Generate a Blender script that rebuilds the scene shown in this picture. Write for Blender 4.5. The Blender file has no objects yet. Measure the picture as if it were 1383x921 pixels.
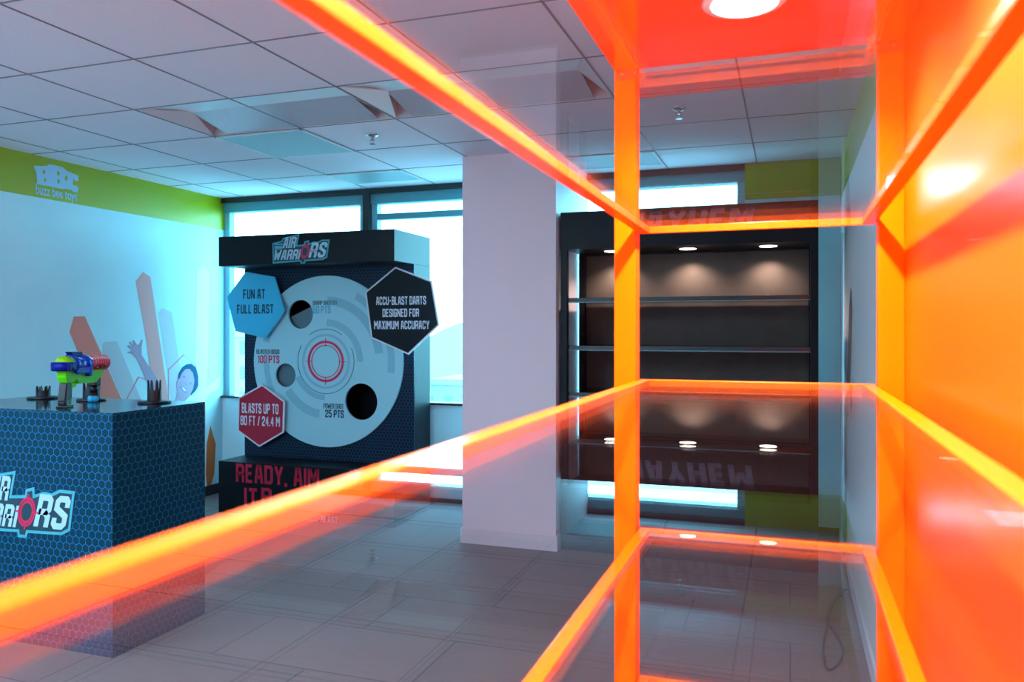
import bpy, bmesh, math, random
from mathutils import Vector, Matrix
random.seed(7)
C = bpy.context.scene.collection
CT, ST = 0.9444, 0.3289          # camera yaw
F, U0, V0 = 1079.0, 691.5, 446.0
HC = 1.479                       # camera height
CEIL = 2.689
XL, XR, YF, YB = -4.92, 0.335, 6.05, -3.2

# ------------------------------------------------------------------ reading positions off the photo
def onY(u, v, Y):
    d = (u-U0)/F; t = Y/(CT+ST*d)
    return (t*(-ST+CT*d), HC+(V0-v)/F*t)
def onX(u, v, X):
    d = (u-U0)/F; t = X/(-ST+CT*d)
    return (t*(CT+ST*d), HC+(V0-v)/F*t)
def onZ(u, v, Z):
    t = (Z-HC)*F/(V0-v); d = (u-U0)/F
    return (t*(-ST+CT*d), t*(CT+ST*d))

# ------------------------------------------------------------------ materials
def new_mat(name):
    m = bpy.data.materials.new(name); m.use_nodes = True
    nt = m.node_tree
    return m, nt, nt.nodes['Principled BSDF']
def mat(name, col, rough=0.5, metal=0.0, coat=0.0, noise=0.0, nscale=30.0, spec=0.5, emis=None, estr=0.0, bump=0.0):
    m, nt, b = new_mat(name)
    b.inputs['Base Color'].default_value = (*col, 1)
    b.inputs['Roughness'].default_value = rough
    b.inputs['Metallic'].default_value = metal
    b.inputs['Coat Weight'].default_value = coat
    b.inputs['Coat Roughness'].default_value = 0.03
    b.inputs['Specular IOR Level'].default_value = spec
    if emis:
        b.inputs['Emission Color'].default_value = (*emis, 1)
        b.inputs['Emission Strength'].default_value = estr
    if noise > 0 or bump > 0:
        tc = nt.nodes.new('ShaderNodeTexCoord'); n = nt.nodes.new('ShaderNodeTexNoise')
        n.inputs['Scale'].default_value = nscale; n.inputs['Detail'].default_value = 4
        nt.links.new(tc.outputs['Object'], n.inputs['Vector'])
        if noise > 0:
            r = nt.nodes.new('ShaderNodeValToRGB')
            r.color_ramp.elements[0].position = 0.3; r.color_ramp.elements[1].position = 0.7
            r.color_ramp.elements[0].color = (*[c*(1-noise) for c in col], 1)
            r.color_ramp.elements[1].color = (*[min(1, c*(1+noise)) for c in col], 1)
            nt.links.new(n.outputs['Fac'], r.inputs['Fac']); nt.links.new(r.outputs['Color'], b.inputs['Base Color'])
        if bump > 0:
            bp = nt.nodes.new('ShaderNodeBump'); bp.inputs['Strength'].default_value = bump; bp.inputs['Distance'].default_value = 0.002
            nt.links.new(n.outputs['Fac'], bp.inputs['Height']); nt.links.new(bp.outputs['Normal'], b.inputs['Normal'])
    return m
def math_node(nt, op, a=None, b=None):
    n = nt.nodes.new('ShaderNodeMath'); n.operation = op
    for i, x in enumerate((a, b)):
        if x is None: continue
        if isinstance(x, (int, float)): n.inputs[i].default_value = x
        else: nt.links.new(x, n.inputs[i])
    return n.outputs[0]
def clear_mat(name, tint=(1, 1, 1), haze=0.0, hazecol=(1, .3, .1), f0=0.04, rough=0.0, refl=1.0):
    """thin clear sheet: transparent body with a Schlick mirror on both faces"""
    m, nt, b = new_mat(name); nt.nodes.remove(b)
    out = nt.nodes['Material Output']
    g = nt.nodes.new('ShaderNodeNewGeometry')
    dt = nt.nodes.new('ShaderNodeVectorMath'); dt.operation = 'DOT_PRODUCT'
    nt.links.new(g.outputs['Normal'], dt.inputs[0]); nt.links.new(g.outputs['Incoming'], dt.inputs[1])
    c = math_node(nt, 'ABSOLUTE', dt.outputs['Value'])
    p = math_node(nt, 'POWER', math_node(nt, 'SUBTRACT', 1.0, c), 5.0)
    f = math_node(nt, 'MULTIPLY', math_node(nt, 'ADD', math_node(nt, 'MULTIPLY', p, 1-f0), f0), refl)
    tr = nt.nodes.new('ShaderNodeBsdfTransparent'); tr.inputs['Color'].default_value = (*tint, 1)
    gl = nt.nodes.new('ShaderNodeBsdfGlossy'); gl.inputs['Roughness'].default_value = rough
    body = tr.outputs[0]
    if haze > 0:
        df = nt.nodes.new('ShaderNodeBsdfDiffuse'); df.inputs['Color'].default_value = (*hazecol, 1)
        tl = nt.nodes.new('ShaderNodeBsdfTranslucent'); tl.inputs['Color'].default_value = (*hazecol, 1)
        dm = nt.nodes.new('ShaderNodeMixShader'); dm.inputs[0].default_value = 0.5
        nt.links.new(df.outputs[0], dm.inputs[1]); nt.links.new(tl.outputs[0], dm.inputs[2])
        hm = nt.nodes.new('ShaderNodeMixShader'); hm.inputs[0].default_value = haze
        nt.links.new(tr.outputs[0], hm.inputs[1]); nt.links.new(dm.outputs[0], hm.inputs[2]); body = hm.outputs[0]
    mx = nt.nodes.new('ShaderNodeMixShader')
    nt.links.new(f, mx.inputs[0]); nt.links.new(body, mx.inputs[1]); nt.links.new(gl.outputs[0], mx.inputs[2])
    nt.links.new(mx.outputs[0], out.inputs['Surface'])
    return m
def hex_mat(name, base, line, pitch=0.038, lw=0.045, rough=0.4, coat=0.0):
    m, nt, b = new_mat(name)
    b.inputs['Roughness'].default_value = rough; b.inputs['Specular IOR Level'].default_value = 0.15
    tc = nt.nodes.new('ShaderNodeTexCoord'); sx = nt.nodes.new('ShaderNodeSeparateXYZ')
    nt.links.new(tc.outputs['Object'], sx.inputs[0])
    M = lambda op, a=None, b_=None: math_node(nt, op, a, b_)
    x = M('DIVIDE', M('ADD', M('ADD', sx.outputs[0], sx.outputs[1]), 50.0), pitch)
    y = M('DIVIDE', M('ADD', sx.outputs[2], 50.0), pitch)
    R = 1.7320508
    ax = M('SUBTRACT', M('MODULO', x, 1.0), 0.5); ay = M('SUBTRACT', M('MODULO', y, R), R/2)
    bx = M('SUBTRACT', M('MODULO', M('ADD', x, 0.5), 1.0), 0.5); by = M('SUBTRACT', M('MODULO', M('ADD', y, R/2), R), R/2)
    def ed(px, py):
        px = M('ABSOLUTE', px); py = M('ABSOLUTE', py)
        return M('MAXIMUM', px, M('ADD', M('MULTIPLY', px, 0.5), M('MULTIPLY', py, 0.8660254)))
    e = M('MINIMUM', ed(ax, ay), ed(bx, by))
    mask = M('GREATER_THAN', e, 0.5-lw)
    mx = nt.nodes.new('ShaderNodeMix'); mx.data_type = 'RGBA'
    nt.links.new(mask, mx.inputs[0]); mx.inputs[6].default_value = (*base, 1); mx.inputs[7].default_value = (*line, 1)
    nt.links.new(mx.outputs[2], b.inputs['Base Color'])
    return m

M_ = {}
ORG = (1.0, 0.115, 0.0)
M_['orange'] = mat('fluorescent_orange_acrylic', (1.0, 0.15, 0.0), 0.4, spec=0.05, coat=0.0, emis=(1, .004, 0), estr=0.5)  # red emission for fluorescence, put into all four oranges; keeps shadowed parts red
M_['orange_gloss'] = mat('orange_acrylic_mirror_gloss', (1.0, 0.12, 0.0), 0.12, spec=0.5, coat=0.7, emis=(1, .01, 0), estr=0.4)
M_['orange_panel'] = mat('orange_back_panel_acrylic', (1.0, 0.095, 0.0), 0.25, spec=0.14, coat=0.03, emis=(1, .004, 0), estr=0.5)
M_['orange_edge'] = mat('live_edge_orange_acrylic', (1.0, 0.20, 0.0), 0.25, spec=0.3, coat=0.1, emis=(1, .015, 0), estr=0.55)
M_['acrylic'] = clear_mat('clear_acrylic_sheet', (0.975, 0.97, 0.985), 0.003, (1.0, 0.30, 0.22), refl=0.7)
M_['acrylic_pink'] = clear_mat('pink_tinted_acrylic_strip', (1.0, 0.72, 0.70), 0.16, (1.0, 0.35, 0.28))
M_['glass'] = clear_mat('window_glass', (0.96, 1.0, 1.0))
M_['black'] = mat('black_laminate', (0.004, 0.007, 0.012), 0.4, spec=0.2, noise=.15, nscale=60)
M_['black_gloss'] = mat('black_gloss_laminate', (0.006, 0.008, 0.012), 0.12, spec=0.6)
M_['taupe'] = mat('dark_taupe_back_panel', (0.105, 0.083, 0.074), 0.6, spec=.2, noise=.08, nscale=12)
M_['lip'] = mat('teal_glass_lip', (0.10, 0.26, 0.30), 0.15)
M_['chrome'] = mat('brushed_chrome', (0.7, 0.7, 0.72), 0.2, metal=1)
M_['white_paint'] = mat('white_wall_paint', (0.80, 0.80, 0.84), 0.6, bump=0.05, nscale=300)
M_['wall_gloss'] = mat('pale_blue_vinyl_wall', (0.56, 0.90, 1.0), 0.45, spec=.2, noise=0.03, nscale=3)
M_['column'] = mat('column_paint', (0.90, 0.76, 0.84), 0.55, bump=0.04, nscale=200)
M_['green'] = mat('lime_green_paint', (0.36, 0.47, 0.003), 0.35)
M_['tile'] = mat('acoustic_tile', (0.88, 0.84, 0.92), 0.9, noise=0.05, nscale=220, bump=0.25)
M_['grid'] = mat('ceiling_grid_metal', (0.24, 0.26, 0.30), 0.5)
M_['troffer'] = mat('white_enamel_reflector', (0.80, 0.82, 0.86), 0.3)
M_['troffer_end'] = mat('white_enamel_end_plate', (0.78, 0.70, 0.72), 0.4)
M_['lens'] = mat('prismatic_lens', (0.55, 0.60, 0.66), 0.25, noise=0.1, nscale=150)
M_['vent'] = mat('perforated_vent_metal', (0.33, 0.48, 0.54), 0.4, noise=0.25, nscale=400)
M_['frame_dark'] = mat('dark_bronze_frame', (0.012, 0.016, 0.02), 0.4)
M_['frame_light'] = mat('pale_aluminium_frame', (0.25, 0.62, 0.75), 0.4)
M_['valance'] = mat('teal_blind_valance', (0.10, 0.36, 0.42), 0.5)
M_['baseboard'] = mat('white_baseboard', (0.75, 0.72, 0.78), 0.5)
M_['baseboard_dark'] = mat('charcoal_baseboard', (0.03, 0.035, 0.045), 0.5)
M_['cyan_sign'] = mat('cyan_sign_print', (0.05, 0.55, 0.85), 0.4, spec=.3)
M_['dark_sign'] = mat('black_sign_print', (0.005, 0.010, 0.016), 0.45, spec=.15)
M_['red_sign'] = mat('crimson_sign_print', (0.42, 0.006, 0.035), 0.35)
M_['pale_edge'] = mat('pale_foamcore_edge', (0.75, 0.80, 0.90), 0.5)
M_['navy_text'] = mat('navy_ink', (0.01, 0.03, 0.09), 0.4)
M_['white_text'] = mat('pale_ink', (0.72, 0.82, 0.95), 0.4)
M_['red_text'] = mat('crimson_ink', (0.55, 0.006, 0.05), 0.4)
M_['pink_text'] = mat('magenta_ink', (0.70, 0.01, 0.09), 0.4)
M_['cyan_text'] = mat('cyan_ink', (0.08, 0.50, 0.66), 0.4)
M_['disk'] = mat('satin_grey_blue_disk', (0.36, 0.74, 0.85), 0.4, spec=.3)
M_['disk_band'] = mat('shaded_print_band', (0.24, 0.58, 0.70), 0.4, spec=.3)
M_['ramp'] = mat('grey_chute', (0.10, 0.20, 0.25), 0.5)
M_['logo_teal'] = mat('teal_ink', (0.06, 0.42, 0.52), 0.35)
M_['logo_dark'] = mat('dark_teal_ink', (0.006, 0.05, 0.07), 0.35)
M_['logo_face'] = mat('pale_blue_ink', (0.42, 0.68, 0.82), 0.35)
M_['logo_lines'] = mat('mid_teal_ink', (0.10, 0.45, 0.58), 0.35)
M_['mayhem'] = mat('slate_violet_ink', (0.19, 0.19, 0.32), 0.3)
M_['hex_desk'] = hex_mat('hexagon_print_blue', (0.001, 0.038, 0.066), (0.01, 0.18, 0.46), 0.0385, 0.034)
M_['hex_game'] = hex_mat('hexagon_print_dark', (0.006, 0.016, 0.028), (0.02, 0.07, 0.16), 0.030, 0.06)
M_['desk_top'] = mat('gloss_dark_blue_top', (0.004, 0.022, 0.04), 0.10, spec=0.8)
M_['m_red'] = mat('mural_coral', (0.86, 0.30, 0.24), 0.6, spec=.06)
M_['m_red2'] = mat('mural_soft_coral', (0.80, 0.44, 0.44), 0.6, spec=.06)
M_['m_pale'] = mat('mural_pale_grey', (0.56, 0.68, 0.76), 0.6, spec=.06)
M_['m_pale2'] = mat('mural_lilac', (0.74, 0.62, 0.70), 0.6, spec=.06)
M_['m_line'] = mat('mural_rose_line', (0.78, 0.36, 0.44), 0.6, spec=.06)
M_['m_light'] = mat('mural_ice_blue', (0.50, 0.88, 1.0), 0.6, spec=.06)
M_['skin'] = mat('mural_skin', (0.48, 0.40, 0.56), 0.6, spec=.06)
M_['skin_line'] = mat('mural_skin_outline', (0.25, 0.28, 0.50), 0.6, spec=.06)
M_['hair'] = mat('mural_hair', (0.015, 0.12, 0.26), 0.6, spec=.06)
M_['shirt'] = mat('mural_shirt', (0.80, 0.90, 0.97), 0.6, spec=.06)
M_['orange_leaf'] = mat('mural_orange', (0.72, 0.20, 0.06), 0.6, spec=.06)
M_['mauve'] = mat('mural_mauve', (0.36, 0.22, 0.22), 0.6, spec=.06)
M_['toy_blue'] = mat('blue_toy_plastic', (0.0, 0.035, 0.55), 0.18, coat=0.15)
M_['toy_navy'] = mat('navy_toy_plastic', (0.0, 0.008, 0.22), 0.4, spec=.2)
M_['toy_red'] = mat('red_toy_plastic', (0.85, 0.004, 0.012), 0.18, coat=0.15)
M_['toy_green'] = mat('green_toy_plastic', (0.10, 0.72, 0.0), 0.4, spec=.2)
M_['toy_lime'] = mat('lime_toy_plastic', (0.24, 0.55, 0.0), 0.4, spec=.2)
M_['toy_black'] = mat('black_toy_plastic', (0.006, 0.006, 0.008), 0.22)
M_['toy_cyan'] = mat('cyan_foam', (0.02, 0.45, 0.80), 0.6)
M_['holder'] = mat('black_abs_plastic', (0.005, 0.008, 0.012), 0.3)
M_['cable'] = mat('grey_rubber_cable', (0.07, 0.07, 0.08), 0.5)
M_['lamp'] = mat('lit_lamp_lens', (1, 1, 1), 0.5, emis=(1.0, 0.90, 0.74), estr=9.0)
M_['fill_lens'] = mat('fill_troffer_lens', (1, 1, 1), 0.5, emis=(0.7, 0.8, 1.0), estr=6.0)  # lens of the added fill fixtures

def floor_material():
    m, nt, b = new_mat('grey_plank_carpet'); b.inputs['Roughness'].default_value = 0.75
    tc = nt.nodes.new('ShaderNodeTexCoord'); mp = nt.nodes.new('ShaderNodeMapping')
    nt.links.new(tc.outputs['Object'], mp.inputs['Vector'])
    br = nt.nodes.new('ShaderNodeTexBrick'); nt.links.new(mp.outputs[0], br.inputs['Vector'])
    br.inputs['Scale'].default_value = 1.0; br.inputs['Brick Width'].default_value = 1.0; br.inputs['Row Height'].default_value = 0.5
    br.inputs['Mortar Size'].default_value = 0.004; br.offset = 0.5
    br.inputs['Color1'].default_value = (0.22, 0.145, 0.14, 1); br.inputs['Color2'].default_value = (0.18, 0.12, 0.118, 1)
    br.inputs['Mortar'].default_value = (0.05, 0.05, 0.055, 1)
    mp2 = nt.nodes.new('ShaderNodeMapping'); mp2.inputs['Scale'].default_value = (2.2, 60, 1)
    nt.links.new(tc.outputs['Object'], mp2.inputs['Vector'])
    n = nt.nodes.new('ShaderNodeTexNoise'); n.inputs['Scale'].default_value = 3; n.inputs['Detail'].default_value = 6
    nt.links.new(mp2.outputs[0], n.inputs['Vector'])
    mx = nt.nodes.new('ShaderNodeMix'); mx.data_type = 'RGBA'; mx.blend_type = 'OVERLAY'; mx.inputs[0].default_value = 0.55
    nt.links.new(br.outputs['Color'], mx.inputs[6]); nt.links.new(n.outputs['Color'], mx.inputs[7])
    hs = nt.nodes.new('ShaderNodeHueSaturation'); hs.inputs['Saturation'].default_value = 0.7
    nt.links.new(mx.outputs[2], hs.inputs['Color'])
    nt.links.new(hs.outputs[0], b.inputs['Base Color'])
    return m
M_['floor'] = floor_material()
def building_material(name, wall, win, sx, sz):
    m, nt, b = new_mat(name); b.inputs['Roughness'].default_value = 0.8
    tc = nt.nodes.new('ShaderNodeTexCoord'); s = nt.nodes.new('ShaderNodeSeparateXYZ'); nt.links.new(tc.outputs['Object'], s.inputs[0])
    fx = math_node(nt, 'LESS_THAN', math_node(nt, 'FRACT', math_node(nt, 'DIVIDE', math_node(nt, 'ADD', s.outputs[0], s.outputs[1]), sx)), 0.45)
    fz = math_node(nt, 'LESS_THAN', math_node(nt, 'FRACT', math_node(nt, 'DIVIDE', s.outputs[2], sz)), 0.55)
    k = math_node(nt, 'MULTIPLY', fx, fz)
    mx = nt.nodes.new('ShaderNodeMix'); mx.data_type = 'RGBA'; nt.links.new(k, mx.inputs[0])
    mx.inputs[6].default_value = (*wall, 1); mx.inputs[7].default_value = (*win, 1)
    nt.links.new(mx.outputs[2], b.inputs['Base Color'])
    return m

# ------------------------------------------------------------------ mesh helpers
def box(bm, x0, x1, y0, y1, z0, z1, bev=0.0, mi=0):
    r = bmesh.ops.create_cube(bm, size=1.0)
    vs = r['verts']
    for v in vs:
        v.co = Vector((x0 if v.co.x < 0 else x1, y0 if v.co.y < 0 else y1, z0 if v.co.z < 0 else z1))
    fs = set(f for v in vs for f in v.link_faces)
    for f in fs: f.material_index = mi
    if bev > 0:
        es = list(set(e for v in vs for e in v.link_edges))
        bmesh.ops.bevel(bm, geom=es, offset=bev, segments=2, affect='EDGES', profile=0.5)
def cyl(bm, c, axis, r0, r1, L, seg=24, caps=True):
    """cylinder / cone starting at c running L along axis"""
    a = Vector(axis).normalized()
    q = Vector((0, 0, 1)).rotation_difference(a)
    ra = [bm.verts.new(Vector(c)+q @ Vector((r0*math.cos(2*math.pi*i/seg), r0*math.sin(2*math.pi*i/seg), 0))) for i in range(seg)]
    rb = [bm.verts.new(Vector(c)+a*L+q @ Vector((r1*math.cos(2*math.pi*i/seg), r1*math.sin(2*math.pi*i/seg), 0))) for i in range(seg)]
    for i in range(seg):
        f = bm.faces.new((ra[i], ra[(i+1) % seg], rb[(i+1) % seg], rb[i])); f.smooth = True
    if caps:
        bm.faces.new(ra[::-1]); bm.faces.new(rb)
def lathe(bm, prof, c=(0, 0, 0), axis=(0, 0, 1), seg=24):
    """prof: list of (radius, distance along axis)"""
    a = Vector(axis).normalized(); q = Vector((0, 0, 1)).rotation_difference(a)
    rings = []
    for r, h in prof:
        rings.append([bm.verts.new(Vector(c)+q @ Vector((max(r, 1e-5)*math.cos(2*math.pi*i/seg), max(r, 1e-5)*math.sin(2*math.pi*i/seg), h))) for i in range(seg)])
    for k in range(len(rings)-1):
        for i in range(seg):
            f = bm.faces.new((rings[k][i], rings[k][(i+1) % seg], rings[k+1][(i+1) % seg], rings[k+1][i])); f.smooth = True
    bm.faces.new(rings[0][::-1]); bm.faces.new(rings[-1])
def prism(bm, pts, d0, d1, plane='XZ', off=0.0):
    """extrude polygon; plane XZ: pts=(x,z), depth = y from d0 to d1; YZ: pts=(y,z), depth = x; XY: depth = z"""
    def P(p, d):
        return Vector((p[0], d, p[1])) if plane == 'XZ' else Vector((d, p[0], p[1])) if plane == 'YZ' else Vector((p[0], p[1], d))
    a = [bm.verts.new(P(p, d0)) for p in pts]; b = [bm.verts.new(P(p, d1)) for p in pts]
    n = len(pts)
    bm.faces.new(a); bm.faces.new(b[::-1])
    for i in range(n): bm.faces.new((a[i], b[i], b[(i+1) % n], a[(i+1) % n]))
def link(name, bm, m, parent=None, loc=(0, 0, 0), bev=0.0):
    bmesh.ops.recalc_face_normals(bm, faces=bm.faces[:])
    me = bpy.data.meshes.new(name); bm.to_mesh(me); bm.free()
    for mm in (m if isinstance(m, (list, tuple)) else [m]): me.materials.append(mm)
    o = bpy.data.objects.new(name, me); C.objects.link(o); o.location = loc
    if parent: o.parent = parent
    return o
def obj(name, m, parent, fn, loc=(0, 0, 0)):
    bm = bmesh.new(); fn(bm)
    return link(name, bm, m, parent, loc)
def tag(o, label=None, cat=None, group=None, kind=None):
    if label: o['label'] = label
    if cat: o['category'] = cat
    if group: o['group'] = group
    if kind: o['kind'] = kind
    return o
def thing(name, loc, label, cat, group=None, rz=0.0):
    o = bpy.data.objects.new(name, None); C.objects.link(o); o.empty_display_size = 0.1
    o.location = loc; o.rotation_euler = (0, 0, rz)
    return tag(o, label, cat, group)
def struct(name, m, fn, parent=None):
    o = obj(name, m, parent, fn)
    if parent is None: o['kind'] = 'structure'
    return o
def inset(pts, d):
    """move a polygon's edges inwards by d (negative: outwards)"""
    n = len(pts); A = sum(pts[i][0]*pts[(i+1) % n][1]-pts[(i+1) % n][0]*pts[i][1] for i in range(n))
    s = 1 if A > 0 else -1; res = []
    for i in range(n):
        p0, p1, p2 = Vector(pts[i-1]), Vector(pts[i]), Vector(pts[(i+1) % n])
        e1, e2 = (p1-p0).normalized(), (p2-p1).normalized()
        n1, n2 = Vector((-e1.y, e1.x))*s, Vector((-e2.y, e2.x))*s
        k = n1+n2; k = k/max(0.35, k.dot(n1)) if k.length > 1e-4 else n1
        res.append(tuple(p1+k*d))
    return res
def curve_mesh(cu):
    o = bpy.data.objects.new('tmp', cu); C.objects.link(o)
    dg = bpy.context.evaluated_depsgraph_get(); dg.update()
    me = bpy.data.meshes.new_from_object(o.evaluated_get(dg))
    bpy.data.objects.remove(o)
    return me
GLY = {
 'A': (1.05, [[(0, -.17), (.3, 2.17)], [(1.05, -.17), (.75, 2.17)], [(.25, 2), (.8, 2)], [(.1, .62), (.95, .62)]]),
 'B': (1, [[(0, 0), (0, 2), (.8, 2), (1, 1.8), (1, 1.2), (.85, 1.03), (0, 1.03)], [(.8, 1.03), (1, .85), (1, .2), (.8, 0), (-.17, 0)]]),
 'C': (1, [[(1, 1.35), (1, 1.8), (.8, 2), (.2, 2), (0, 1.8), (0, .2), (.2, 0), (.8, 0), (1, .2), (1, .65)]]),
 'D': (1, [[(0, 0), (0, 2), (.8, 2), (1, 1.8), (1, .2), (.8, 0), (-.17, 0)]]),
 'E': (.9, [[(.9, 2), (0, 2), (0, 0), (.9, 0)], [(0, 1.03), (.8, 1.03)]]),
 'F': (.9, [[(.9, 2), (0, 2), (0, -.17)], [(0, 1), (.8, 1)]]),
 'G': (1, [[(1, 1.45), (1, 1.8), (.8, 2), (.2, 2), (0, 1.8), (0, .2), (.2, 0), (.8, 0), (1, .2), (1, .95), (.5, .95)]]),
 'H': (1, [[(0, -.17), (0, 2.17)], [(1, -.17), (1, 2.17)], [(0, 1), (1, 1)]]),
 'I': (0, [[(0, -.17), (0, 2.17)]]),
 'L': (.85, [[(0, 2.17), (0, 0), (.85, 0)]]),
 'M': (1.4, [[(0, -.17), (0, 2.17)], [(1.4, -.17), (1.4, 2.17)], [(.1, 2.1), (.7, .7)], [(1.3, 2.1), (.7, .7)]]),
 'N': (1.1, [[(0, -.17), (0, 2.17)], [(1.1, -.17), (1.1, 2.17)], [(.05, 2), (1.05, 0)]]),
 'O': (1, [[(.5, 2), (.8, 2), (1, 1.8), (1, .2), (.8, 0), (.2, 0), (0, .2), (0, 1.8), (.2, 2), (.5, 2)]]),
 'P': (1, [[(0, -.17), (0, 2), (.8, 2), (1, 1.8), (1, 1.1), (.8, .9), (0, .9)]]),
 'R': (1, [[(0, -.17), (0, 2), (.8, 2), (1, 1.8), (1, 1.15), (.8, .95), (0, .95)], [(.6, .95), (1, .6), (1, -.17)]]),
 'S': (1, [[(1, 1.4), (1, 1.8), (.8, 2), (.2, 2), (0, 1.8), (0, 1.3), (1, .75), (1, .2), (.8, 0), (.2, 0), (0, .2), (0, .6)]]),
 'T': (1, [[(-.1, 2), (1.1, 2)], [(.5, 2), (.5, -.17)]]),
 'U': (1, [[(0, 2.17), (0, .2), (.2, 0), (.8, 0), (1, .2), (1, 2.17)]]),
 'W': (1.6, [[(0, 2.17), (.35, -.17)], [(.35, -.1), (.8, 1.6)], [(.8, 1.6), (1.25, -.1)], [(1.25, -.17), (1.6, 2.17)]]),
 'X': (1, [[(0, -.17), (1, 2.17)], [(0, 2.17), (1, -.17)]]),
 'Y': (1.1, [[(0, 2.17), (.5, .95)], [(1.1, 2.17), (.6, .95)], [(.55, 1.1), (.55, -.17)]]),
 '0': (1, [[(.5, 2), (.8, 2), (1, 1.8), (1, .2), (.8, 0), (.2, 0), (0, .2), (0, 1.8), (.2, 2), (.5, 2)]]),
 '1': (.4, [[(0, 1.7), (.35, 2), (.35, -.17)]]),
 '2': (1, [[(0, 1.4), (0, 1.8), (.2, 2), (.8, 2), (1, 1.8), (1, 1.3), (0, .4), (0, .1)], [(-.17, 0), (1.1, 0)]]),
 '4': (1, [[(.75, -.17), (.75, 2.1)], [(.7, 2.1), (0, .6)], [(-.1, .6), (1.15, .6)]]),
 '5': (1, [[(1, 2), (0, 2), (0, 1.15), (.8, 1.15), (1, .95), (1, .2), (.8, 0), (.2, 0), (0, .2), (0, .6)]]),
 '8': (1, [[(.5, 2), (.8, 2), (1, 1.8), (1, .2), (.8, 0), (.2, 0), (0, .2), (0, 1.8), (.2, 2), (.5, 2)], [(0, 1.03), (1, 1.03)]]),
 ',': (.1, [[(.05, .1), (-.05, -.35)]]), '.': (.1, [[(0, -.17), (0, .18)]]), '/': (.7, [[(0, -.17), (.7, 2.17)]]), '-': (.6, [[(0, 1), (.6, 1)]]),
}
def block_text(name, s, x0, x1, z0, z1, y, m, parent, loc, stroke=.36, depth=.0015, shear=0.0):
    """squared condensed capitals drawn as mitred strokes, fitted into a box on an XZ plane"""
    polys = []; cur = 0.0
    for ch in s:
        if ch == ' ': cur += .75; continue
        w, strokes = GLY[ch]
        for st in strokes:
            P = [Vector(p) for p in st]; n = len(P); closed = (P[0]-P[-1]).length < 1e-6
            le, ri = [], []
            for i in range(n):
                d0 = (P[i]-P[i-1]).normalized() if i > 0 else ((P[-1]-P[-2]).normalized() if closed else None)
                d1 = (P[i+1]-P[i]).normalized() if i < n-1 else ((P[1]-P[0]).normalized() if closed else None)
                d0 = d0 or d1; d1 = d1 or d0
                n0, n1 = Vector((-d0.y, d0.x)), Vector((-d1.y, d1.x)); k = n0+n1
                k = k/max(.5, k.dot(n0)) if k.length > 1e-3 else n0
                o_ = k*stroke/2; le.append(P[i]+o_); ri.append(P[i]-o_)
            for i in range(n-1): polys.append([(cur+q.x, q.y) for q in (le[i], le[i+1], ri[i+1], ri[i])])
        cur += w+stroke+.24
    polys = [[(p[0]+p[1]*shear, p[1]) for p in q] for q in polys]
    xs = [p[0] for q in polys for p in q]; ax, bx = min(xs), max(xs)
    ay, by = -stroke/2, 2+stroke/2
    bm = bmesh.new()
    for q in polys:
        prism(bm, [(x0+(x1-x0)*(p[0]-ax)/(bx-ax)-loc[0], z0+(z1-z0)*(p[1]-ay)/(by-ay)-loc[2]) for p in q], y-depth-loc[1], y-loc[1])
    return link(name, bm, m, parent)
def text_obj(name, s, x0, x1, z0, z1, y, m, parent, loc, plane='XZ', bold=0.02, depth=0.0015, shear=0.0, face=-1, mirror=False):
    """letters fitted into a box on a wall plane; depth stands out towards face"""
    cu = bpy.data.curves.new(name, 'FONT'); cu.body = s; cu.offset = bold; cu.extrude = 0.5; cu.shear = shear
    cu.resolution_u = 4
    me = curve_mesh(cu); bpy.data.curves.remove(cu)
    xs = [v.co.x for v in me.vertices]; ys = [v.co.y for v in me.vertices]
    ax, bx, ay, by = min(xs), max(xs), min(ys), max(ys)
    for v in me.vertices:
        a = (v.co.x-ax)/(bx-ax); b = (v.co.y-ay)/(by-ay)
        p = x0+(x1-x0)*a; q = z0+(z1-z0)*b; d = y+face*depth*(v.co.z+0.5)
        w = Vector((p, d, q)) if plane == 'XZ' else Vector((d, p, q))
        v.co = w-Vector(loc)
    me.materials.clear(); me.materials.append(m); me.name = name
    bm = bmesh.new(); bm.from_mesh(me); bmesh.ops.recalc_face_normals(bm, faces=bm.faces[:]); bm.to_mesh(me); bm.free()
    o = bpy.data.objects.new(name, me); C.objects.link(o); o.parent = parent
    return o
def holed_plate(name, outer, holes, y, thick, m, parent, loc):
    """flat plate in XZ with true round holes; outer = list of (x,z); holes = (cx,cz,r)"""
    cu = bpy.data.curves.new(name, 'CURVE'); cu.dimensions = '2D'; cu.fill_mode = 'BOTH'; cu.extrude = thick/2
    def add(pts):
        sp = cu.splines.new('POLY'); sp.points.add(len(pts)-1)
        for p, q in zip(sp.points, pts): p.co = (q[0], q[1], 0, 1)
        sp.use_cyclic_u = True
    add(outer)
    for cx, cz, r in holes: add([(cx+r*math.cos(a*math.pi/24), cz+r*math.sin(a*math.pi/24)) for a in range(48)])
    me = curve_mesh(cu); bpy.data.curves.remove(cu)
    for v in me.vertices: v.co = Vector((v.co.x, y-v.co.z, v.co.y))-Vector(loc)
    me.materials.clear(); me.materials.append(m); me.name = name
    bm = bmesh.new(); bm.from_mesh(me); bmesh.ops.recalc_face_normals(bm, faces=bm.faces[:]); bm.to_mesh(me); bm.free()
    o = bpy.data.objects.new(name, me); C.objects.link(o); o.parent = parent
    return o
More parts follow.
